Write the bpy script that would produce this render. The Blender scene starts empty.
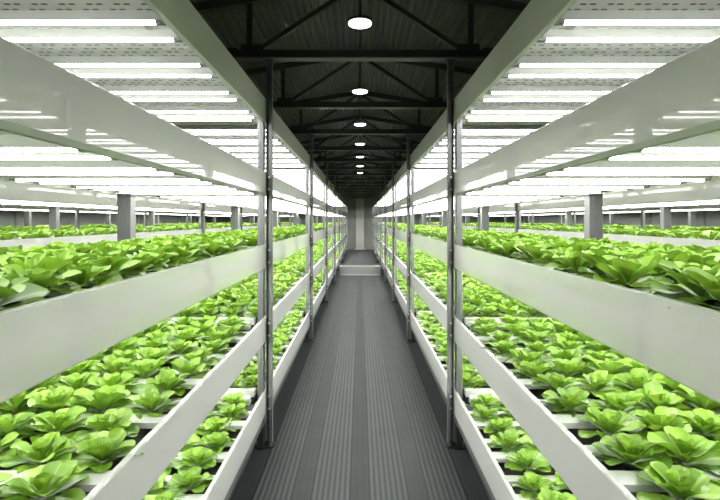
import bpy, bmesh, math, random
import numpy as np
from mathutils import Vector

random.seed(7)
rng = np.random.default_rng(7)
S = 0.75                      # one layout unit (half the aisle width) in metres
EYE = 2.41                    # eye height in layout units
scene = bpy.context.scene
C = scene.collection
PI = math.pi


def Z(s):                     # drop below the eye line -> height
    return EYE - s


# ------------------------------------------------------------------ layout
BAY = 4.45
Y0 = 5.10 - BAY               # first post line (beside the camera)
NB = 8
LINES = [Y0 + BAY * i for i in range(NB + 1)]
Y_END = 39.0
Y_FRONT = -4.5
SIDE = 12.6
RIM = {t: 1.81 - 0.775 * (t - 1) for t in range(1, 6)}
TH = 0.255                    # tray height
RW = 1.4                      # rack width
NL = 6                        # lights per bay
NR = 14                       # plant rows per bay
COLS = [0.235, 0.475, 0.715, 0.955, 1.185]
UNIT = 0.59                   # two plant rows between white rails


# ------------------------------------------------------------------ materials
def new_mat(name):
    m = bpy.data.materials.new(name)
    m.use_nodes = True
    nt = m.node_tree
    nt.nodes.clear()
    out = nt.nodes.new('ShaderNodeOutputMaterial')
    return m, nt, out


def principled(name, col, rough=0.5, metal=0.0, spec=0.5, var=0.0, scale=8.0, bump=0.0):
    m, nt, out = new_mat(name)
    b = nt.nodes.new('ShaderNodeBsdfPrincipled')
    b.inputs['Roughness'].default_value = rough
    b.inputs['Metallic'].default_value = metal
    b.inputs['Specular IOR Level'].default_value = spec
    b.inputs['Base Color'].default_value = (*col, 1)
    nt.links.new(b.outputs[0], out.inputs[0])
    if var or bump:
        tc = nt.nodes.new('ShaderNodeTexCoord')
        n = nt.nodes.new('ShaderNodeTexNoise')
        n.inputs['Scale'].default_value = scale
        n.inputs['Detail'].default_value = 4
        nt.links.new(tc.outputs['Object'], n.inputs['Vector'])
        if var:
            mx = nt.nodes.new('ShaderNodeMix')
            mx.data_type = 'RGBA'
            mx.inputs[6].default_value = (*[c * (1 - var) for c in col], 1)
            mx.inputs[7].default_value = (*[min(1, c * (1 + var)) for c in col], 1)
            nt.links.new(n.outputs['Fac'], mx.inputs[0])
            nt.links.new(mx.outputs[2], b.inputs['Base Color'])
        if bump:
            bp = nt.nodes.new('ShaderNodeBump')
            bp.inputs['Strength'].default_value = bump
            bp.inputs['Distance'].default_value = 0.002
            nt.links.new(n.outputs['Fac'], bp.inputs['Height'])
            nt.links.new(bp.outputs[0], b.inputs['Normal'])
    return m


class NG:
    """tiny helper for math node chains"""
    def __init__(self, nt):
        self.nt = nt

    def m(self, op, a, b=None, c=None):
        n = self.nt.nodes.new('ShaderNodeMath')
        n.operation = op
        for i, v in enumerate((a, b, c)):
            if v is None:
                continue
            if isinstance(v, (int, float)):
                n.inputs[i].default_value = v
            else:
                self.nt.links.new(v, n.inputs[i])
        return n.outputs[0]


def emit_mat(name, col, strength):
    m, nt, out = new_mat(name)
    e = nt.nodes.new('ShaderNodeEmission')
    e.inputs[0].default_value = (*col, 1)
    e.inputs[1].default_value = strength
    nt.links.new(e.outputs[0], out.inputs[0])
    return m


def leaf_mat(name, tint):
    m, nt, out = new_mat(name)
    g = NG(nt)
    rib = nt.nodes.new('ShaderNodeAttribute'); rib.attribute_name = 'rib'
    tone = nt.nodes.new('ShaderNodeAttribute'); tone.attribute_name = 'tone'
    inf = nt.nodes.new('ShaderNodeObjectInfo')
    t = g.m('ADD', tone.outputs['Fac'], g.m('MULTIPLY_ADD', inf.outputs['Random'], 0.24, -0.12))
    cr = nt.nodes.new('ShaderNodeValToRGB')
    cr.color_ramp.elements[0].position = 0.0
    cr.color_ramp.elements[0].color = (0.050 * tint, 0.150 * tint, 0.008, 1)
    cr.color_ramp.elements[1].position = 1.0
    cr.color_ramp.elements[1].color = (0.240 * tint, 0.410 * tint, 0.036, 1)
    nt.links.new(t, cr.inputs[0])
    tc = nt.nodes.new('ShaderNodeTexCoord')
    n = nt.nodes.new('ShaderNodeTexNoise')
    n.inputs['Scale'].default_value = 55
    n.inputs['Detail'].default_value = 3
    nt.links.new(tc.outputs['Object'], n.inputs['Vector'])
    mx = nt.nodes.new('ShaderNodeMix'); mx.data_type = 'RGBA'
    mx.inputs[7].default_value = (0.36, 0.56, 0.13, 1)
    nt.links.new(g.m('MULTIPLY', g.m('POWER', rib.outputs['Fac'], 3.0), 0.5), mx.inputs[0])
    nt.links.new(cr.outputs[0], mx.inputs[6])
    b = nt.nodes.new('ShaderNodeBsdfPrincipled')
    b.inputs['Roughness'].default_value = 0.36
    b.inputs['Specular IOR Level'].default_value = 0.5
    nt.links.new(mx.outputs[2], b.inputs['Base Color'])
    bp = nt.nodes.new('ShaderNodeBump')
    bp.inputs['Strength'].default_value = 0.35
    bp.inputs['Distance'].default_value = 0.004
    nt.links.new(n.outputs['Fac'], bp.inputs['Height'])
    nt.links.new(bp.outputs[0], b.inputs['Normal'])
    tr = nt.nodes.new('ShaderNodeBsdfTranslucent')
    nt.links.new(mx.outputs[2], tr.inputs[0])
    ms = nt.nodes.new('ShaderNodeMixShader')
    ms.inputs[0].default_value = 0.22
    nt.links.new(b.outputs[0], ms.inputs[1])
    nt.links.new(tr.outputs[0], ms.inputs[2])
    nt.links.new(ms.outputs[0], out.inputs[0])
    return m


def perforated_mat():
    m, nt, out = new_mat('perforated_white_steel')
    g = NG(nt)
    geo = nt.nodes.new('ShaderNodeNewGeometry')
    sp = nt.nodes.new('ShaderNodeSeparateXYZ')
    nt.links.new(geo.outputs['Position'], sp.inputs[0])
    rowp = 0.0636 * S
    yr = g.m('DIVIDE', sp.outputs['Y'], rowp)
    row = g.m('FLOOR', yr)
    fy = g.m('ABSOLUTE', g.m('SUBTRACT', g.m('FRACT', yr), 0.5))
    iny = g.m('LESS_THAN', fy, 0.14)
    xr = g.m('ADD', g.m('DIVIDE', sp.outputs['X'], 0.14 * S), g.m('MULTIPLY', row, 0.37))
    fx = g.m('FRACT', xr)
    a = g.m('LESS_THAN', g.m('ABSOLUTE', g.m('SUBTRACT', fx, 0.2)), 0.115)
    b2 = g.m('LESS_THAN', g.m('ABSOLUTE', g.m('SUBTRACT', fx, 0.55)), 0.115)
    slot = g.m('MULTIPLY', iny, g.m('MAXIMUM', a, b2))
    mx = nt.nodes.new('ShaderNodeMix'); mx.data_type = 'RGBA'
    mx.inputs[6].default_value = (0.84, 0.85, 0.82, 1)
    mx.inputs[7].default_value = (0.035, 0.04, 0.035, 1)
    nt.links.new(slot, mx.inputs[0])
    b = nt.nodes.new('ShaderNodeBsdfPrincipled')
    b.inputs['Roughness'].default_value = 0.35
    nt.links.new(mx.outputs[2], b.inputs['Base Color'])
    nt.links.new(b.outputs[0], out.inputs[0])
    return m


def floor_mat():
    m, nt, out = new_mat('ribbed_rubber_floor')
    g = NG(nt)
    geo = nt.nodes.new('ShaderNodeNewGeometry')
    sp = nt.nodes.new('ShaderNodeSeparateXYZ')
    nt.links.new(geo.outputs['Position'], sp.inputs[0])
    x = g.m('DIVIDE', sp.outputs['X'], S)
    y = g.m('DIVIDE', sp.outputs['Y'], S)
    f = g.m('FRACT', g.m('ADD', g.m('DIVIDE', x, 0.51), 0.5))
    d = g.m('MULTIPLY', g.m('ABSOLUTE', g.m('SUBTRACT', f, 0.5)), 0.51)      # distance from a plain strip centre
    ribbed = g.m('GREATER_THAN', d, 0.082)
    ribw = g.m('SINE', g.m('MULTIPLY', d, 2 * PI / 0.0487))
    rib = g.m('MULTIPLY_ADD', ribw, 0.5, 0.5)
    tread = g.m('MULTIPLY_ADD', g.m('SINE', g.m('ADD', g.m('MULTIPLY', y, 2 * PI / 0.03), g.m('MULTIPLY', x, 2 * PI / 0.025))), 0.5, 0.5)
    h = g.m('MULTIPLY', ribbed, g.m('MULTIPLY_ADD', rib, 0.40, g.m('MULTIPLY', g.m('MULTIPLY', rib, tread), 1.1)))
    seam = g.m('MAXIMUM', g.m('LESS_THAN', g.m('ABSOLUTE', g.m('SUBTRACT', d, 0.086)), 0.005),
               g.m('LESS_THAN', g.m('ABSOLUTE', g.m('SUBTRACT', d, 0.03)), 0.0022))
    tc = nt.nodes.new('ShaderNodeTexCoord')
    n = nt.nodes.new('ShaderNodeTexNoise')
    n.inputs['Scale'].default_value = 3.0
    n.inputs['Detail'].default_value = 6
    nt.links.new(tc.outputs['Object'], n.inputs['Vector'])
    cr = nt.nodes.new('ShaderNodeValToRGB')
    cr.color_ramp.elements[0].color = (0.030, 0.034, 0.036, 1)
    cr.color_ramp.elements[1].color = (0.104, 0.120, 0.127, 1)
    base = g.m('MULTIPLY_ADD', g.m('SUBTRACT', 1.0, ribbed), 0.06, g.m('MULTIPLY', h, 0.62))
    nt.links.new(g.m('ADD', base, g.m('MULTIPLY_ADD', n.outputs['Fac'], 0.24, -0.12)), cr.inputs[0])
    mx = nt.nodes.new('ShaderNodeMix'); mx.data_type = 'RGBA'
    mx.inputs[7].default_value = (0.012, 0.013, 0.013, 1)
    nt.links.new(seam, mx.inputs[0])
    nt.links.new(cr.outputs[0], mx.inputs[6])
    b = nt.nodes.new('ShaderNodeBsdfPrincipled')
    nt.links.new(mx.outputs[2], b.inputs['Base Color'])
    nt.links.new(g.m('MULTIPLY_ADD', ribbed, 0.05, 0.50), b.inputs['Roughness'])
    b.inputs['Specular IOR Level'].default_value = 0.3
    bp = nt.nodes.new('ShaderNodeBump')
    bp.inputs['Strength'].default_value = 0.6
    bp.inputs['Distance'].default_value = 0.004
    nt.links.new(h, bp.inputs['Height'])
    nt.links.new(bp.outputs[0], b.inputs['Normal'])
    nt.links.new(b.outputs[0], out.inputs[0])
    return m


def pole_mat():
    m, nt, out = new_mat('perforated_zinc_pole')
    g = NG(nt)
    geo = nt.nodes.new('ShaderNodeNewGeometry')
    sp = nt.nodes.new('ShaderNodeSeparateXYZ')
    nt.links.new(geo.outputs['Position'], sp.inputs[0])
    fz = g.m('ABSOLUTE', g.m('SUBTRACT', g.m('FRACT', g.m('DIVIDE', sp.outputs['Z'], 0.045)), 0.5))
    hole = g.m('LESS_THAN', fz, 0.17)
    tc = nt.nodes.new('ShaderNodeTexCoord')
    so = nt.nodes.new('ShaderNodeSeparateXYZ')
    nt.links.new(tc.outputs['Object'], so.inputs[0])
    mid = g.m('MAXIMUM', g.m('LESS_THAN', g.m('ABSOLUTE', so.outputs['X']), 0.004),
              g.m('LESS_THAN', g.m('ABSOLUTE', so.outputs['Y']), 0.006))
    h = g.m('MULTIPLY', hole, mid)
    mx = nt.nodes.new('ShaderNodeMix'); mx.data_type = 'RGBA'
    mx.inputs[6].default_value = (0.135, 0.14, 0.138, 1)
    mx.inputs[7].default_value = (0.10, 0.10, 0.10, 1)
    nt.links.new(h, mx.inputs[0])
    b = nt.nodes.new('ShaderNodeBsdfPrincipled')
    b.inputs['Roughness'].default_value = 0.55
    b.inputs['Metallic'].default_value = 0.3
    nt.links.new(mx.outputs[2], b.inputs['Base Color'])
    nt.links.new(b.outputs[0], out.inputs[0])
    return m


def roof_mat():
    m, nt, out = new_mat('dark_corrugated_roof')
    b = nt.nodes.new('ShaderNodeBsdfPrincipled')
    tc = nt.nodes.new('ShaderNodeTexCoord')
    n = nt.nodes.new('ShaderNodeTexNoise')
    n.inputs['Scale'].default_value = 1.5
    nt.links.new(tc.outputs['Object'], n.inputs['Vector'])
    mx = nt.nodes.new('ShaderNodeMix'); mx.data_type = 'RGBA'
    mx.inputs[6].default_value = (0.058, 0.066, 0.056, 1)
    mx.inputs[7].default_value = (0.088, 0.098, 0.084, 1)
    nt.links.new(n.outputs['Fac'], mx.inputs[0])
    nt.links.new(mx.outputs[2], b.inputs['Base Color'])
    b.inputs['Roughness'].default_value = 0.6
    nt.links.new(b.outputs[0], out.inputs[0])
    return m


TUBE_L = 32.0
def coated(name, col):
    m = principled(name, col, 0.38, spec=0.5)
    b = [n for n in m.node_tree.nodes if n.type == 'BSDF_PRINCIPLED'][0]
    b.inputs['Coat Weight'].default_value = 1.0
    b.inputs['Coat Roughness'].default_value = 0.025
    b.inputs['Coat IOR'].default_value = 1.5
    return m


M = dict(
    panel=coated('glossy_white_plastic', (0.82, 0.82, 0.80)),
    fascia=coated('olive_grey_fascia', (0.78, 0.81, 0.70)),
    white=principled('white_plastic', (0.82, 0.83, 0.80), 0.35),
    perf=perforated_mat(),
    soil=principled('dark_growing_bed', (0.018, 0.020, 0.016), 0.6, var=0.3, scale=30, bump=0.3),
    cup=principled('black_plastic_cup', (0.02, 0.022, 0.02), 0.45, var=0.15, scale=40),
    post=principled('galvanised_grey_steel', (0.125, 0.13, 0.13), 0.45, metal=0.3, var=0.06, scale=6),
    beam=principled('olive_grey_steel', (0.30, 0.33, 0.25), 0.45, metal=0.2, var=0.05),
    pole=pole_mat(),
    rubber=principled('black_rubber', (0.012, 0.012, 0.012), 0.4, var=0.1),
    bolt=principled('zinc_bolt', (0.6, 0.6, 0.58), 0.3, metal=0.9, var=0.05),
    holder=principled('grey_lamp_holder', (0.22, 0.24, 0.21), 0.4, var=0.1, scale=60),
    housing=principled('white_lamp_housing', (0.30, 0.32, 0.29), 0.4, var=0.03),
    tube=emit_mat('lit_tube', (1.0, 1.0, 0.955), TUBE_L),
    lens=emit_mat('lit_lens', (1.0, 0.99, 1.0), 22.0),
    truss=principled('dark_steel_truss', (0.034, 0.039, 0.032), 0.5, var=0.15, scale=5),
    flange=principled('grey_steel_flange', (0.10, 0.115, 0.095), 0.45, var=0.1, scale=5),
    roof=roof_mat(),
    floor=floor_mat(),
    wall=principled('dark_grey_wall', (0.60, 0.62, 0.60), 0.7, var=0.15, scale=1.2),
    endwall=principled('grey_end_wall', (0.125, 0.13, 0.12), 0.6, var=0.12, scale=1.5),
    pilaster=principled('pale_grey_pilaster', (0.27, 0.27, 0.255), 0.5, var=0.06, scale=3),
    step=principled('pale_grey_step', (0.18, 0.187, 0.183), 0.35, var=0.05, scale=5),
    edge=principled('light_step_edging', (0.33, 0.345, 0.34), 0.3, var=0.03),
    leaf=leaf_mat('lettuce_leaf', 1.0),
)


# ------------------------------------------------------------------ mesh helpers
class MB:
    def __init__(self):
        self.v, self.f, self.mi = [], [], []

    def add(self, verts, faces, mi=0):
        o = len(self.v)
        self.v += [tuple(p) for p in verts]
        self.f += [tuple(i + o for i in fc) for fc in faces]
        self.mi += [mi] * len(faces)

    def box(self, x0, x1, y0, y1, z0, z1, mi=0):
        if x0 > x1: x0, x1 = x1, x0
        if y0 > y1: y0, y1 = y1, y0
        if z0 > z1: z0, z1 = z1, z0
        v = [(x0, y0, z0), (x1, y0, z0), (x1, y1, z0), (x0, y1, z0),
             (x0, y0, z1), (x1, y0, z1), (x1, y1, z1), (x0, y1, z1)]
        self.add(v, [(3, 2, 1, 0), (4, 5, 6, 7), (0, 1, 5, 4), (1, 2, 6, 5), (2, 3, 7, 6), (3, 0, 4, 7)], mi)

    def prism(self, prof, y0, y1, mi=0):
        """closed (x,z) outline pushed along y"""
        n = len(prof)
        area = sum(prof[i][0] * prof[(i + 1) % n][1] - prof[(i + 1) % n][0] * prof[i][1] for i in range(n))
        if area < 0:
            prof = prof[::-1]
        v = [(x, y0, z) for x, z in prof] + [(x, y1, z) for x, z in prof]
        f = [tuple(range(n)), tuple(range(2 * n - 1, n - 1, -1))]
        f += [(i + n, (i + 1) % n + n, (i + 1) % n, i) for i in range(n)]
        self.add(v, f, mi)

    def cyl(self, p0, p1, r, n=8, mi=0, r1=None):
        p0, p1 = Vector(p0), Vector(p1)
        r1 = r if r1 is None else r1
        d = (p1 - p0).normalized()
        u = d.cross(Vector((0, 0, 1)) if abs(d.z) < .9 else Vector((1, 0, 0))).normalized()
        w = d.cross(u)
        v = [p0 + r * (math.cos(2 * PI * i / n) * u + math.sin(2 * PI * i / n) * w) for i in range(n)]
        v += [p1 + r1 * (math.cos(2 * PI * i / n) * u + math.sin(2 * PI * i / n) * w) for i in range(n)]
        f = [(i, (i + 1) % n, n + (i + 1) % n, n + i) for i in range(n)]
        f += [tuple(range(n - 1, -1, -1)), tuple(range(n, 2 * n))]
        self.add(v, f, mi)

    def bar(self, p0, p1, wy, wn, mi=0):
        """rectangular bar in an x-z plane"""
        p0, p1 = Vector(p0), Vector(p1)
        d = (p1 - p0).normalized()
        nrm = Vector((-d.z, 0, d.x))
        yv = Vector((0, 1, 0))
        v = []
        for p in (p0, p1):
            for a, b in ((-1, -1), (1, -1), (1, 1), (-1, 1)):
                v.append(p + a * wn / 2 * nrm + b * wy / 2 * yv)
        self.add(v, [(0, 1, 2, 3), (7, 6, 5, 4), (0, 4, 5, 1), (1, 5, 6, 2), (2, 6, 7, 3), (3, 7, 4, 0)], mi)

    def mesh(self, name, mats, smooth=False, bevel=0.0):
        me = bpy.data.meshes.new(name)
        me.from_pydata([(x * S, y * S, z * S) for x, y, z in self.v], [], self.f)
        for m in (mats if isinstance(mats, (list, tuple)) else [mats]):
            me.materials.append(m)
        me.polygons.foreach_set('material_index', self.mi)
        bm = bmesh.new()
        bm.from_mesh(me)
        bmesh.ops.recalc_face_normals(bm, faces=bm.faces)
        if bevel:
            bmesh.ops.bevel(bm, geom=[e for e in bm.edges], offset=bevel * S, segments=2, affect='EDGES', profile=0.7)
        bm.to_mesh(me)
        bm.free()
        if smooth:
            me.polygons.foreach_set('use_smooth', [True] * len(me.polygons))
        me.update()
        return me

    def build(self, name, mats, parent=None, smooth=False, bevel=0.0):
        return link(name, self.mesh(name, mats, smooth, bevel), parent)


def link(name, me, parent=None, loc=None):
    o = bpy.data.objects.new(name, me)
    C.objects.link(o)
    if parent is not None:
        o.parent = parent
    if loc is not None:
        o.location = [c * S for c in loc]
    return o


def empty(name, loc=(0, 0, 0)):
    o = bpy.data.objects.new(name, None)
    o.empty_display_size = 0.1
    C.objects.link(o)
    o.location = [c * S for c in loc]
    return o


def tag(o, label=None, cat=None, group=None, kind=None):
    if label: o['label'] = label
    if cat: o['category'] = cat
    if group: o['group'] = group
    if kind: o['kind'] = kind
    return o


ORD = ['first', 'second', 'third', 'fourth', 'fifth', 'sixth', 'seventh', 'eighth', 'ninth', 'tenth', 'eleventh', 'twelfth',
       'thirteenth', 'fourteenth', 'fifteenth', 'sixteenth', 'seventeenth', 'eighteenth']

# ------------------------------------------------------------------ setting
b = MB(); b.box(-SIDE, SIDE, Y_FRONT, Y_END, -0.12, 0)
tag(b.build('floor', M['floor']), 'dark grey ribbed rubber floor running down the aisle', 'floor', kind='structure')


def roof_z(x):
    return EYE + 2.62 - 0.165 * min(abs(x), 4.0)


# corrugated roof: trapezoid ribs along the aisle direction
xs, zs = [], []
RP = 0.085
k = 0
x = -SIDE
while x < SIDE - 1e-6:
    for dx, dz in ((0, 0), (0.030, 0), (0.0425, 0.028), (0.0725, 0.028)):
        if x + dx < SIDE:
            xs.append(x + dx); zs.append(roof_z(x + dx) + dz)
    x += RP
xs.append(SIDE); zs.append(roof_z(SIDE))
b = MB()
n = len(xs)
b.add([(a, Y_FRONT, c) for a, c in zip(xs, zs)] + [(a, Y_END, c) for a, c in zip(xs, zs)] +
      [(a, Y_FRONT, c + 0.1) for a, c in zip(xs, zs)] + [(a, Y_END, c + 0.1) for a, c in zip(xs, zs)],
      [(i, i + 1, n + i + 1, n + i) for i in range(n - 1)] +
      [(3 * n + i, 3 * n + i + 1, 2 * n + i + 1, 2 * n + i) for i in range(n - 1)] +
      [(i, 2 * n + i, 2 * n + i + 1, i + 1) for i in range(n - 1)] +
      [(n + i, n + i + 1, 3 * n + i + 1, 3 * n + i) for i in range(n - 1)])
tag(b.build('ceiling', M['roof']), 'dark corrugated metal roof above the aisle', 'ceiling', kind='structure')

eave = roof_z(SIDE) + 0.1
for nm, x0, x1 in (('wall_left', -SIDE - 0.15, -SIDE), ('wall_right', SIDE, SIDE + 0.15)):
    b = MB(); b.box(x0, x1, Y_FRONT, Y_END, 0, eave)
    tag(b.build(nm, M['wall']), 'dark wall beyond the ' + nm[5:] + ' racks', 'wall', kind='structure')
gable = [(-SIDE - .15, 0), (SIDE + .15, 0), (SIDE + .15, eave), (4, eave), (0, roof_z(0) + 0.1), (-4, eave), (-SIDE - .15, eave)]
b = MB(); b.prism(gable, Y_END, Y_END + 0.15)
tag(b.build('wall_end', M['endwall']), 'grey wall closing the far end of the aisle', 'wall', kind='structure')
b = MB(); b.prism(gable, Y_FRONT - 0.15, Y_FRONT)
tag(b.build('wall_front', M['wall']), 'dark wall behind the viewpoint', 'wall', kind='structure')
b = MB(); b.box(-0.33, 0.33, Y_END - 0.12, Y_END, 0.0, roof_z(0) - .15)
b.box(-0.40, 0.40, Y_END - 0.16, Y_END, 0.0, 0.12)
tag(b.build('trim_1', M['pilaster']), 'pale grey pilaster in the middle of the far end wall', 'pilaster', kind='structure')
b = MB()
for sx in (-1, 1):
    for i in range(12):
        y = 1.5 + i * 3.2
        b.box(sx * (SIDE - 0.08), sx * SIDE, y, y + 0.35, 0, eave - .3)
tag(b.build('trim_2', M['wall']), 'shallow pilasters along the dark side walls', 'pilaster', kind='structure')


# ------------------------------------------------------------------ racks
def panel_profile(t, front):
    """outline of a tray's side panel; x grows into the rack"""
    zt, zb = Z(RIM[t]), Z(RIM[t]) - TH
    if t == 4 and front:
        return [(0.0, zb + 0.02), (0.0, zt - 0.006), (0.006, zt), (0.026, zt), (0.026, zt - 0.02), (0.016, zt - 0.02),
                (0.016, zb + 0.026), (0.045, zb + 0.012), (0.045, zb), (0.02, zb)]
    p = [(0.0, zb + 0.008), (0.0, zt - 0.006), (0.006, zt), (0.026, zt), (0.026, zt - 0.02), (0.016, zt - 0.02),
         (0.016, zb + 0.012), (0.026, zb + 0.008), (0.026, zb), (0.008, zb)]
    return p


def make_rack(x_in, sgn, name_label, near=True):
    """x_in: lateral distance of the face nearer the aisle"""
    def X(u):                 # u: distance into the rack from its aisle face
        return sgn * (x_in + u)
    root = empty('growing_rack', (X(RW / 2), LINES[0], 0))
    tag(root, name_label, 'rack', 'growing racks along the aisles')
    inv = -Vector(root.location)

    def P(mb, nm, mat, parent=root, **kw):
        o = mb.build(nm, mat, parent, **kw)
        if parent is root:
            o.location = inv
        return o

    z_top = Z(RIM[5]) - 0.01
    zlow = Z(RIM[1]) - TH
    for y in LINES:
        for u0, u1 in ((0.018, 0.075), (1.41, 1.55)):
            b = MB()
            w = (u1 - u0)
            # open C channel: web and two lips
            b.box(X(u0), X(u1), y - 0.06, y - 0.045, 0.035, z_top)
            b.box(X(u0), X(u0 + 0.018), y - 0.045, y + 0.06, 0.035, z_top)
            b.box(X(u1 - 0.018), X(u1), y - 0.045, y + 0.06, 0.035, z_top)
            b.box(X(u0 + 0.018), X(u0 + 0.025), y + 0.045, y + 0.06, 0.035, z_top)
            b.box(X(u1 - 0.025), X(u1 - 0.018), y + 0.045, y + 0.06, 0.035, z_top)
            b.box(X(u0 + w * .40), X(u0 + w * .60), y - 0.066, y - 0.06, 0.035, z_top)
            po = P(b, 'post', M['post'])
            if near:
                b = MB()
                b.cyl((X((u0 + u1) / 2), y, 0), (X((u0 + u1) / 2), y, 0.02), 0.075, 14)
                b.cyl((X((u0 + u1) / 2), y, 0.02), (X((u0 + u1) / 2), y, 0.036), 0.06, 14, r1=0.03)
                b.build('foot_pad', M['rubber'], po)
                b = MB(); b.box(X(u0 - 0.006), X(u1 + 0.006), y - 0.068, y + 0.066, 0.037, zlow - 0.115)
                b.build('leg_shade', M['cup'], po)  # added black box round the leg, stands in for shade under the bottom tray
            else:
                b = MB(); b.box(X(u0), X(u1), y - .07, y + .07, 0, 0.036)
                b.build('foot_pad', M['rubber'], po)
    for t in range(2, 6):
        zb = Z(RIM[t]) - TH
        for y in LINES:
            b = MB()
            b.box(X(0.137), X(1.37), y - 0.035, y + 0.035, zb + 0.002, zb + 0.065)
            b.box(X(0.137), X(1.37), y - 0.05, y + 0.05, zb + 0.065, zb + 0.076)
            P(b, 'cross_beam', M['beam'])
    bays = [(LINES[i], LINES[i + 1]) for i in range(NB)]
    zb1 = Z(RIM[1]) - TH
    for i in range(NB):
        for u in (0.02, 1.35):
            b = MB(); b.box(X(u), X(u + 0.03), LINES[i] + 0.065, LINES[i + 1] - 0.065, zb1 - 0.10, zb1 - 0.003)
            P(b, 'base_rail', M['post'])
    if not near:
        bays = [(LINES[0], LINES[-1])]
    for t in range(1, 6):
        zt, zb = Z(RIM[t]), Z(RIM[t]) - TH
        for (ya, yb) in bays:
            tr = None
            b = MB()
            # growing bed with raised white rails across it
            ny = NB if not near else 1
            for j in range(ny):
                a = ya + j * BAY if not near else ya
                e = a + BAY
                b.box(X(0.14), X(1.37), a + 0.065, e - 0.065, zb + 0.080, zt - 0.095, 0)
                if t <= 3:
                    mg = (BAY - UNIT * 7) / 2
                    b.box(X(0.14), X(1.37), a + 0.065, a + mg - 0.0, zt - 0.095, zt - 0.03, 1)
                    b.box(X(0.14), X(1.37), e - mg, e - 0.065, zt - 0.095, zt - 0.03, 1)
                    for q in range(1, 7):
                        yy = a + mg + UNIT * q
                        b.box(X(0.03), X(1.37), yy - 0.055, yy + 0.055, zt - 0.062, zt - 0.032, 1)
                    for q in range(7):
                        yy = a + mg + UNIT * (q + .5)
                        b.box(X(0.03), X(1.37), yy - 0.04, yy + 0.04, zt - 0.095, zt - 0.055, 1)
                    b.box(X(0.03), X(0.14), a + mg, e - mg, zb + 0.080, zt - 0.095, 0)
            tr = P(b, 'tray', [M['soil'], M['white']])
            b = MB(); b.prism([(X(u), z) for u, z in panel_profile(t, True)], ya + 0.003, yb - 0.003)
            b.build('front_panel', M['fascia'] if t == 5 else M['panel'], tr)
            b = MB(); b.prism([(X(1.4 - u), z) for u, z in panel_profile(t, False)], ya + 0.003, yb - 0.003)
            b.build('rear_panel', M['panel'], tr)
            b = MB()
            for j in range(ny):
                a = ya + j * BAY if not near else ya
                b.box(X(0.06), X(1.34), a + 0.065, a + BAY - 0.065, zb + 0.066, zb + 0.078)
            b.build('base_plate', M['perf'], tr)
    return root


for sgn, sd in ((-1, 'left'), (1, 'right')):
    make_rack(1.0, sgn, f'tall white five-tier growing rack lining the {sd} side of the central aisle')
    make_rack(4.6, sgn, f'white growing rack seen through the open shelves of the {sd} aisle rack', near=False)
    make_rack(8.2, sgn, f'farthest white growing rack on the {sd}, beside the dark side wall', near=False)

# ------------------------------------------------------------------ twin tube grow lights
TUBE_R = 0.019


def fixture_geo(detail):
    """local origin: middle of the fixture at the base plate; x across the rack"""
    h = MB()
    for y in (-0.122, 0.122):
        # trough round each tube
        h.prism([(y - 0.030, 0), (y - 0.030, -0.051), (y - 0.026, -0.051), (y - 0.024, -0.006),
                 (y + 0.024, -0.006), (y + 0.026, -0.034), (y + 0.030, -0.034), (y + 0.030, 0)], -0.645, 0.645)
    h.v = [(b_, a_, c_) for a_, b_, c_ in h.v]
    for x in (-0.5, 0.5):
        h.box(x - 0.02, x + 0.02, -0.086, 0.086, -0.008, 0)
    tubes = []
    for y in (-0.122, 0.122):
        m = MB(); m.cyl((-0.635, y, -0.045), (0.635, y, -0.045), TUBE_R, 10 if detail else 6)
        tubes.append(m)
    hold = []
    for y in (-0.122, 0.122):
        for x in (-1, 1):
            m = MB()
            m.box(x * 0.646, x * 0.664, y - 0.020, y + 0.020, -0.062, -0.004)
            m.cyl((x * 0.620, y, -0.045), (x * 0.646, y, -0.045), TUBE_R * 1.15, 10)
            hold.append(m)
    return h, tubes, hold


fh, ft, fo = fixture_geo(True)
FX_H = fh.mesh('housing', M['housing'])
FX_T = [m.mesh('tube', M['tube'], smooth=False) for m in ft]
FX_O = [m.mesh('lamp_holder', M['holder']) for m in fo]
sh, st, so = fixture_geo(False)
allf = MB()
for m, mi in [(sh, 0)] + [(q, 1) for q in st] + [(q, 2) for q in so]:
    allf.add(m.v, m.f, mi)
FX_ALL = allf.mesh('fixture', [M['housing'], M['tube'], M['holder']])
POSTW = ['the camera', 'nearest post', 'second post', 'third post', 'fourth post', 'fifth post', 'sixth post', 'seventh post', 'eighth post']


def fix_label(rack, sd, t, bay, k):
    rk = f'{sd} aisle rack' if rack == 0 else f'{sd} second rack'
    tier = {5: 'top tier', 4: 'tier below top'}[t]
    if bay == 0:
        pos = f'{ORD[NL - 1 - k]} before nearest post'
    else:
        pos = f'{ORD[k]} past {POSTW[bay]}'
    return f'lit twin-tube grow light under {rk}, {tier}, {pos}'


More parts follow.
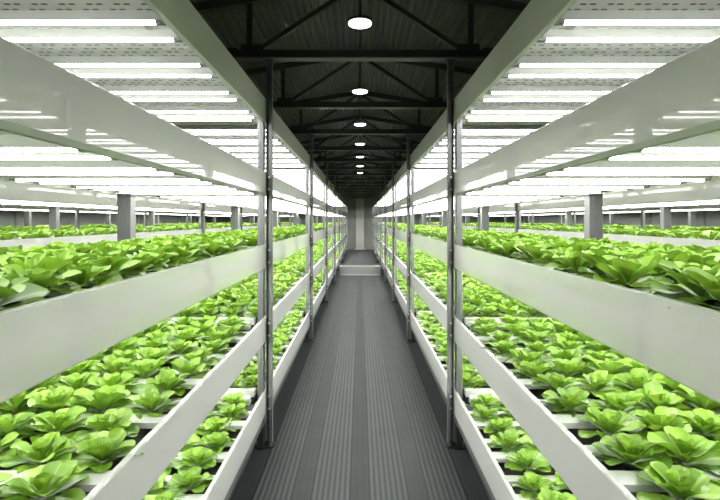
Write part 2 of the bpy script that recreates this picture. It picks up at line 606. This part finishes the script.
fx = []           # (distance, rack, side, tier, bay, k, x, y, z)
for rack, xin in enumerate((1.0, 4.6, 8.2)):
    for sgn, sd in ((-1, 'left'), (1, 'right')):
        for t in (2, 3, 4, 5):
            zb = Z(RIM[t]) - TH + 0.066
            if rack and t != 4:
                continue
            for bay in range(NB):
                for k in range(NL):
                    y = LINES[bay] + 0.62 + 0.70 * k
                    vis = t >= 4
                    # in view and large enough to count
                    xn = xin + 0.06
                    if 480 * xn / y > 352:
                        vis = False
                    if t == 5 and 480 * 1.0 / y > 218:
                        vis = False
                    if rack == 2:
                        vis = False
                    fx.append((y + (30 if rack else 0), vis, rack, sgn, sd, t, bay, k, sgn * (xin + 0.70), y, zb))
visfx = sorted([f for f in fx if f[1]])[:300]
vset = set(id(f) for f in visfx)
for i, f in enumerate(visfx):
    _, _, rack, sgn, sd, t, bay, k, x, y, z = f
    if y < 20 and rack == 0:
        r = empty('grow_light', (x, y, z))
        link('housing', FX_H, r)
        for m in FX_T: link('tube', m, r)
        for m in FX_O: link('lamp_holder', m, r)
    else:
        r = link('grow_light', FX_ALL, None, (x, y, z))
    tag(r, fix_label(rack, sd, t, bay, k), 'grow light', 'twin-tube grow lights under the tiers')
rest = [f for f in fx if id(f) not in vset]


def join_copies(name, me_list, mats, placements, attrs=()):
    """one mesh from many copies: placements = [(mesh index, x, y, z, rot, scale)]"""
    base = []
    for me in me_list:
        nv = len(me.vertices)
        co = np.empty(nv * 3, np.float32); me.vertices.foreach_get('co', co)
        nl = len(me.loops)
        lv = np.empty(nl, np.int32); me.loops.foreach_get('vertex_index', lv)
        npoly = len(me.polygons)
        ls = np.empty(npoly, np.int32); me.polygons.foreach_get('loop_start', ls)
        lt = np.empty(npoly, np.int32); me.polygons.foreach_get('loop_total', lt)
        mi = np.empty(npoly, np.int32); me.polygons.foreach_get('material_index', mi)
        at = {}
        for a in attrs:
            d = np.empty(nv, np.float32); me.attributes[a].data.foreach_get('value', d); at[a] = d
        base.append((co.reshape(-1, 3), lv, ls, lt, mi, at))
    cos, lvs, lss, lts, mis = [], [], [], [], []
    ats = {a: [] for a in attrs}
    vo = lo = 0
    for (i, x, y, z, r, s) in placements:
        co, lv, ls, lt, mi, at = base[i]
        c, sn = math.cos(r), math.sin(r)
        q = np.empty_like(co)
        q[:, 0] = (co[:, 0] * c - co[:, 1] * sn) * s + x * S
        q[:, 1] = (co[:, 0] * sn + co[:, 1] * c) * s + y * S
        q[:, 2] = co[:, 2] * s + z * S
        cos.append(q); lvs.append(lv + vo); lss.append(ls + lo); lts.append(lt); mis.append(mi)
        shift = rng.uniform(-0.12, 0.12)
        for a in attrs:
            ats[a].append(at[a] + (shift if a == 'tone' else 0))
        vo += len(co); lo += len(lv)
    me = bpy.data.meshes.new(name)
    cos = np.concatenate(cos); lvs = np.concatenate(lvs); lss = np.concatenate(lss); lts = np.concatenate(lts)
    me.vertices.add(len(cos)); me.vertices.foreach_set('co', cos.ravel())
    me.loops.add(len(lvs)); me.loops.foreach_set('vertex_index', lvs)
    me.polygons.add(len(lss)); me.polygons.foreach_set('loop_start', lss); me.polygons.foreach_set('loop_total', lts)
    for m in mats: me.materials.append(m)
    me.polygons.foreach_set('material_index', np.concatenate(mis))
    for a in attrs:
        d = me.attributes.new(a, 'FLOAT', 'POINT'); d.data.foreach_set('value', np.concatenate(ats[a]))
    me.update(calc_edges=True)
    me.validate()
    return me


o = link('distant_grow_lights', join_copies('distant_grow_lights', [FX_ALL], [M['housing'], M['tube'], M['holder']],
                                            [(0, f[8], f[9], f[10], 0, 1) for f in rest]))
tag(o, 'rows of lit tubes under the remaining lower and distant tiers', 'grow light', kind='stuff')

# ------------------------------------------------------------------ lettuces


def leaf(mb, L, W, az, elev0, elev1, cup, r0, z0, nu, nv, tone, twist, rnd):
    """one obovate leaf; elev0 -> elev1: pitch at base and at tip"""
    ca, sa = math.cos(az), math.sin(az)
    pr, pz = r0, z0
    verts, rib = [], []
    ph = rnd.uniform(0, 6.28)
    for i in range(nu + 1):
        t = i / nu
        el = elev0 + (elev1 - elev0) * t
        if i:
            pr += L / nu * math.cos(el); pz += L / nu * math.sin(el)
        # outline
        if t < 0.22:
            w = 0.12 + 0.20 * (t / 0.22)
        else:
            q = (t - 0.22) / 0.78
            w = 0.30 + 0.70 * math.sin(min(1, q / 0.62) * PI / 2) if q < 0.62 else math.sqrt(max(0, 1 - ((q - 0.62) / 0.40) ** 2))
        w = max(w, 0.10) * W / 2
        for j in range(nv + 1):
            v = -1 + 2 * j / nv
            side = v * w
            lift = cup * abs(v) ** 1.6 * w * 1.2 + 0.16 * w * math.sin(ph + 7 * t + (3 if v > 0 else 0)) * abs(v) ** 2
            lr = pr - lift * math.sin(el)
            lz = pz + lift * math.cos(el) + side * twist
            verts.append((lr * ca - side * sa, lr * sa + side * ca, lz))
            rib.append(max(0.0, 1 - abs(v) * (1.9 + 2.5 * t)))
    faces = [(i * (nv + 1) + j, i * (nv + 1) + j + 1, (i + 1) * (nv + 1) + j + 1, (i + 1) * (nv + 1) + j)
             for i in range(nu) for j in range(nv)]
    o = len(mb.v)
    mb.add(verts, faces)
    mb.rib += rib
    mb.tone += [tone + (0.10 * (i // (nv + 1)) / nu) for i in range(len(verts))]


def leaf_mesh(mb, name):
    me = bpy.data.meshes.new(name)
    me.from_pydata([(x * S, y * S, z * S) for x, y, z in mb.v], [], mb.f)
    me.materials.append(M['leaf'])
    for a, d in (('rib', mb.rib), ('tone', mb.tone)):
        at = me.attributes.new(a, 'FLOAT', 'POINT'); at.data.foreach_set('value', d)
    me.polygons.foreach_set('use_smooth', [True] * len(me.polygons))
    me.update()
    return me


def lettuce(seed, lod):
    """returns outer-leaf and heart-leaf builders"""
    r = random.Random(seed)
    out, heart = MB(), MB()
    for m in (out, heart): m.rib, m.tone = [], []
    nu, nv = ((9, 6), (4, 2), (3, 2))[lod]
    n1, n2, n3 = ((8, 8, 7), (7, 6, 3), (6, 4, 1))[lod]
    fat = (1.0, 1.1, 1.3)[lod]
    a0 = r.uniform(0, 6.28)
    for i in range(n1):
        az = a0 + 2 * PI * i / n1 + r.uniform(-.28, .28)
        leaf(out, r.uniform(.165, .205), r.uniform(.098, .122) * fat, az, r.uniform(.22, .50), r.uniform(-.35, .15), r.uniform(.1, .35), .014, -0.01,
             nu, nv, r.uniform(.15, .55), r.uniform(-.3, .3), r)
    for i in range(n2):
        az = a0 + 2 * PI * (i + .5) / n2 + r.uniform(-.35, .35)
        leaf(out, r.uniform(.145, .19), r.uniform(.092, .118) * fat, az, r.uniform(.6, .95), r.uniform(.15, .7), r.uniform(.2, .5), .012, 0.0,
             nu, nv, r.uniform(.35, .8), r.uniform(-.3, .3), r)
    for i in range(n3):
        az = a0 + 2 * PI * i / max(n3, 1) + r.uniform(-.5, .5)
        leaf(heart, r.uniform(.08, .13), r.uniform(.055, .085) * fat, az, r.uniform(1.05, 1.4), r.uniform(.5, 1.1), r.uniform(.4, .8), .008, 0.01,
             nu, nv, r.uniform(.45, .95), r.uniform(-.2, .2), r)
    return out, heart


def merged(out, heart, name):
    m = MB(); m.rib = out.rib + heart.rib; m.tone = out.tone + heart.tone
    m.add(out.v, out.f); m.add(heart.v, heart.f)
    return leaf_mesh(m, name)


NVAR = 9
L_OUT, L_HEART, L_FULL, L_MID, L_FAR = [], [], [], [], []
for i in range(NVAR):
    o_, h_ = lettuce(100 + i, 0)
    L_OUT.append(leaf_mesh(o_, 'outer_leaves')); L_HEART.append(leaf_mesh(h_, 'heart_leaves'))
    L_FULL.append(merged(o_, h_, 'lettuce'))
    L_MID.append(merged(*lettuce(100 + i, 1), 'lettuce_mid'))
    L_FAR.append(merged(*lettuce(100 + i, 2), 'lettuce_far'))
b = MB()
b.cyl((0, 0, -0.062), (0, 0, -0.014), 0.030, 12, r1=0.045)
b.cyl((0, 0, -0.014), (0, 0, -0.006), 0.056, 12)
CUP = b.mesh('growing_cup', M['cup'])

TIERW = {1: 'bottom tray', 2: 'middle tray', 3: 'eye-level tray'}
COLW = ['against the aisle panel', 'second from aisle panel', 'third from aisle panel', 'fourth from aisle panel', 'along the far edge']
mg = (BAY - UNIT * 7) / 2
plants = []
for rack, xin in enumerate((1.0, 4.6, 8.2)):
    for sgn, sd in ((-1, 'left'), (1, 'right')):
        for t in (1, 2, 3):
            if rack and t != 3:
                continue
            base_s = RIM[t] + (0.028 if t == 3 else 0.045)
            for bay in range(NB):
                for row in range(NR):
                    for ci, cu in enumerate(COLS):
                        y = LINES[bay] + mg + UNIT * (.25 + .5 * row) + rng.uniform(-.03, .03)
                        x = xin + cu - (0.03 if ci == 0 and t < 3 else 0) + rng.uniform(-.03, .03) + (0.045 if row % 2 else -0.02)
                        sc = rng.uniform(0.78, 1.0) * (1.10 if t == 3 else 1.0)
                        if ci in (0, len(COLS) - 1): sc = min(sc, 0.95 if t == 3 else 0.84)
                        s_top = base_s - 0.08
                        sl = s_top / x
                        vis = rack == 0
                        if t < 3 and sl < (RIM[t + 1] + TH) - 0.02: vis = False
                        if sl > RIM[t] + 0.05: vis = False
                        px, py = 480 * x / y, 480 * s_top / y
                        if px > 385 or py > 300: vis = False
                        plants.append((y, vis, rack, sgn, sd, t, bay, row, ci, sgn * x, Z(base_s), sc))
vp = sorted([p for p in plants if p[1]], key=lambda p: p[0])[:300]
vs = set(id(p) for p in vp)
protos = {}
for i, p in enumerate(vp):
    y, _, rack, sgn, sd, t, bay, row, ci, x, z, sc = p
    v = int(rng.integers(NVAR))
    rz = rng.uniform(0, 6.28)
    if i < 200:
        if v not in protos:
            r = empty('lettuce', (0, 0, 0))
            kids = [link('outer_leaves', L_OUT[v], r), link('heart_leaves', L_HEART[v], r), link('growing_cup', CUP, r)]
            protos[v] = (r, kids)
        else:
            pr, pk = protos[v]
            r = pr.copy(); C.objects.link(r)
            for ch in pk:
                c = ch.copy(); C.objects.link(c); c.parent = r
    else:
        r = link('lettuce', L_FULL[v])
    r.location = (x * S, y * S, z * S)
    r.rotation_euler = (0, 0, rz)
    r.scale = (sc, sc, sc)
    if bay == 0:
        pos = f'{ORD[NR - 1 - row]} row before nearest post'
    else:
        pos = f'{ORD[row]} row past {POSTW[bay]}'
    tag(r, f"green lettuce, {sd} rack's {TIERW[t]}, {COLW[ci]}, {pos}", 'lettuce', 'lettuces in the rack trays')
restp = [p for p in plants if id(p) not in vs]
pl = []
for p in restp:
    v = int(rng.integers(NVAR))
    lod = 1 if p[2] == 0 and p[0] < 22 else 2
    pl.append((v + (0 if lod == 1 else NVAR), p[9], p[0], p[10], rng.uniform(0, 6.28), p[11] * (1.08 if lod == 2 else 1.0)))
me = join_copies('distant_lettuces', L_MID + L_FAR, [M['leaf']], pl, ('rib', 'tone'))
me.polygons.foreach_set('use_smooth', [True] * len(me.polygons))
tag(link('distant_lettuces', me), 'green lettuces filling the farther trays of all the racks', 'lettuce', kind='stuff')

# ------------------------------------------------------------------ perforated support poles beside the racks
pole_top = Z(-1.70)
P_SH = {}
for sg in (-1, 1):            # open channel: solid half toward the aisle, recessed half toward the rack
    b = MB()
    b.box(-sg * 0.033, sg * 0.000, -0.027, 0.027, 0.02, pole_top)
    b.box(sg * 0.000, sg * 0.027, 0.010, 0.022, 0.02, pole_top)
    b.box(sg * 0.027, sg * 0.033, -0.027, 0.027, 0.02, pole_top)
    P_SH[sg] = b.mesh('pole_shaft', M['pole'])
b = MB(); b.cyl((0, 0, 0), (0, 0, 0.018), 0.062, 16); b.cyl((0, 0, 0.018), (0, 0, 0.05), 0.055, 16, r1=0.042)
P_FT = b.mesh('foot_pad', M['rubber'])
b = MB(); b.box(-0.05, 0.05, -0.032, 0.032, pole_top - 0.005, pole_top + 0.02)
P_CP = b.mesh('cap_plate', M['truss'])
P_BR = []
for t in (1, 2, 3, 4):
    b = MB()
    for dz in (0.06, 0.19):
        b.cyl((0.0, -0.034, Z(RIM[t]) - dz), (0.0, -0.027, Z(RIM[t]) - dz), 0.012, 8)
    P_BR.append(b.mesh('bolt', M['bolt']))
for rack, xin in ((0, 0.965), (1, 4.565)):
    for sgn, sd in ((-1, 'left'), (1, 'right')):
        for li in range(1, NB + 1):
            y = LINES[li] + 0.02
            r = empty('support_pole', (sgn * xin, y, 0))
            link('pole_shaft', P_SH[sgn], r); link('foot_pad', P_FT, r); link('cap_plate', P_CP, r)
            if rack == 0 and li <= 3:
                for m in P_BR: link('bolt', m, r)
            w = 'nearest' if li == 1 else ORD[li - 1] + ' nearest'
            if rack == 0:
                tag(r, f'{w} thin perforated steel pole on the {sd} side of the aisle', 'pole', 'perforated poles beside the racks')
            else:
                tag(r, f'{w} thin steel pole before the second rack on the {sd}', 'pole', 'perforated poles beside the racks')

# ------------------------------------------------------------------ roof trusses
CH0, CH1 = Z(-1.715), Z(-1.80)
TP = BAY / 2


def rz_(x):
    return roof_z(x) - 0.09


bx = SIDE - 0.03
b = MB(); b.box(-bx, bx, -0.03, 0.03, CH0, CH1); T1 = b.mesh('bottom_chord', M['truss'])
b = MB(); b.box(-bx, bx, -0.06, 0.06, CH0 - 0.012, CH0); T1f = b.mesh('flange', M['flange'])
T2, T3, T4 = [], [], []
for s in (-1, 1):
    b = MB(); b.prism([(0, rz_(0) - .045), (s * 4, rz_(4) - .045), (s * bx, rz_(4) - .045), (s * bx, rz_(4) + .045), (s * 4, rz_(4) + .045), (0, rz_(0) + .045)], -0.045, 0.045); T2.append(b.mesh('rafter', M['truss']))
    for xv in (1.17, 5.0, 8.8):
        b = MB(); b.box(s * xv - 0.03, s * xv + 0.03, -0.03, 0.03, CH1, rz_(xv) - 0.03); T3.append(b.mesh('web_post', M['truss']))
    for xa, xb, in ((1.08, 0.06), (1.3, 4.9), (5.1, 8.7)):
        b = MB(); b.bar((s * xa, 0, CH1), (s * xb, 0, rz_(xb) - 0.05), 0.05, 0.045); T4.append(b.mesh('diagonal_brace', M['truss']))
T5 = []
for s in (-1, 1):
    b = MB(); b.box(s * 1.14 - 0.12, s * 1.14 + 0.12, -0.035, 0.035, CH1 - 0.005, CH1 + 0.06)
    T5.append(b.mesh('gusset_plate', M['truss']))
k = 0
ti = 0
for k in range(-2, 16):
    y = LINES[1] + TP * k
    if y > Y_END - 0.3:
        break
    r = empty('roof_truss', (0, y, EYE + 1.7))
    off = (0, 0, -(EYE + 1.7))
    ch = link('bottom_chord', T1, r, off); link('flange', T1f, ch)
    for m in T2: link('rafter', m, r, off)
    for m in T3: link('web_post', m, r, off)
    for m in T4: link('diagonal_brace', m, r, off)
    for m in T5: link('gusset_plate', m, r, off)
    if k < 0:
        lab = f'dark steel roof truss overhead, {ORD[-k - 1]} one toward the viewer from the nearest poles'
    elif k % 2 == 0:
        lab = f'dark steel roof truss directly over the {POSTW[k // 2 + 1].replace("post", "pair of poles")}'
    else:
        lab = f'dark steel roof truss midway between the {POSTW[k // 2 + 1].replace("post", "poles")} and next pair'
    tag(r, lab, 'roof truss', 'roof trusses along the aisle')

# ------------------------------------------------------------------ ceiling lamps
LZ = EYE + 1.70
b = MB()
b.cyl((0, 0, 0.006), (0, 0, 0.032), 0.108, 24)
b.cyl((0, 0, 0.032), (0, 0, 0.05), 0.09, 24, r1=0.04)
LM_H = b.mesh('lamp_housing', M['truss'])
b = MB(); b.cyl((0, 0, -0.004), (0, 0, 0.012), 0.098, 24); LM_L = b.mesh('lens', M['lens'])
b = MB(); b.cyl((0, 0, 0.05), (0, 0, roof_z(0) - LZ - 0.004), 0.012, 8); LM_S = b.mesh('hanging_rod', M['truss'])
for i in range(7):
    y = 4.16 + i * 2.205
    if y > Y_END - 0.5:
        break
    r = empty('ceiling_lamp', (0, y, LZ))
    link('lamp_housing', LM_H, r); link('lens', LM_L, r); link('hanging_rod', LM_S, r)
    w = 'nearest, largest' if i == 0 else ORD[i] + ' nearest'
    tag(r, f'{w} round lit ceiling lamp hanging over the middle of the aisle', 'ceiling lamp', 'lamps over the aisle')

# ------------------------------------------------------------------ low step across the aisle
ys = 20.9
r = empty('low_step', (0, ys, 0))
b = MB(); b.box(-0.90, 0.90, 0.012, 0.5, 0, 0.37); b.build('step_body', M['step'], r, bevel=0.012)
b = MB(); b.box(-0.90, 0.90, -0.012, 0.51, 0.37, 0.40); b.build('tread_plate', M['edge'], r, bevel=0.006)
b = MB(); b.box(-0.90, 0.90, -0.012, 0.012, 0, 0.05); b.build('kick_strip', M['edge'], r)
tag(r, 'low pale grey step standing across the dark aisle floor, far ahead', 'step')

# ------------------------------------------------------------------ world, camera, view
w = bpy.data.worlds.new('World'); scene.world = w
w.use_nodes = True
w.node_tree.nodes['Background'].inputs[0].default_value = (0.6, 0.65, 0.62, 1)
w.node_tree.nodes['Background'].inputs[1].default_value = 0.02
cam = bpy.data.cameras.new('camera')
cam.sensor_fit = 'HORIZONTAL'; cam.sensor_width = 36; cam.lens = 24
cam.shift_y = -30 / 720
cam.clip_start = 0.05; cam.clip_end = 200
co = bpy.data.objects.new('camera', cam)
C.objects.link(co)
co.location = (0, 0, EYE * S)
co.rotation_euler = (PI / 2, 0, 0)
scene.camera = co
vs_ = scene.view_settings
scene.display_settings.display_device = 'sRGB'
vs_.view_transform = 'Standard'
vs_.look = 'None'
vs_.gamma = 1.0
vs_.exposure = 0.0
vs_.use_curve_mapping = False
scene.cycles.use_denoising = True
scene.cycles.max_bounces = 10
scene.cycles.diffuse_bounces = 6
scene.cycles.use_light_tree = True
scene.cycles.sample_clamp_direct = 10.0
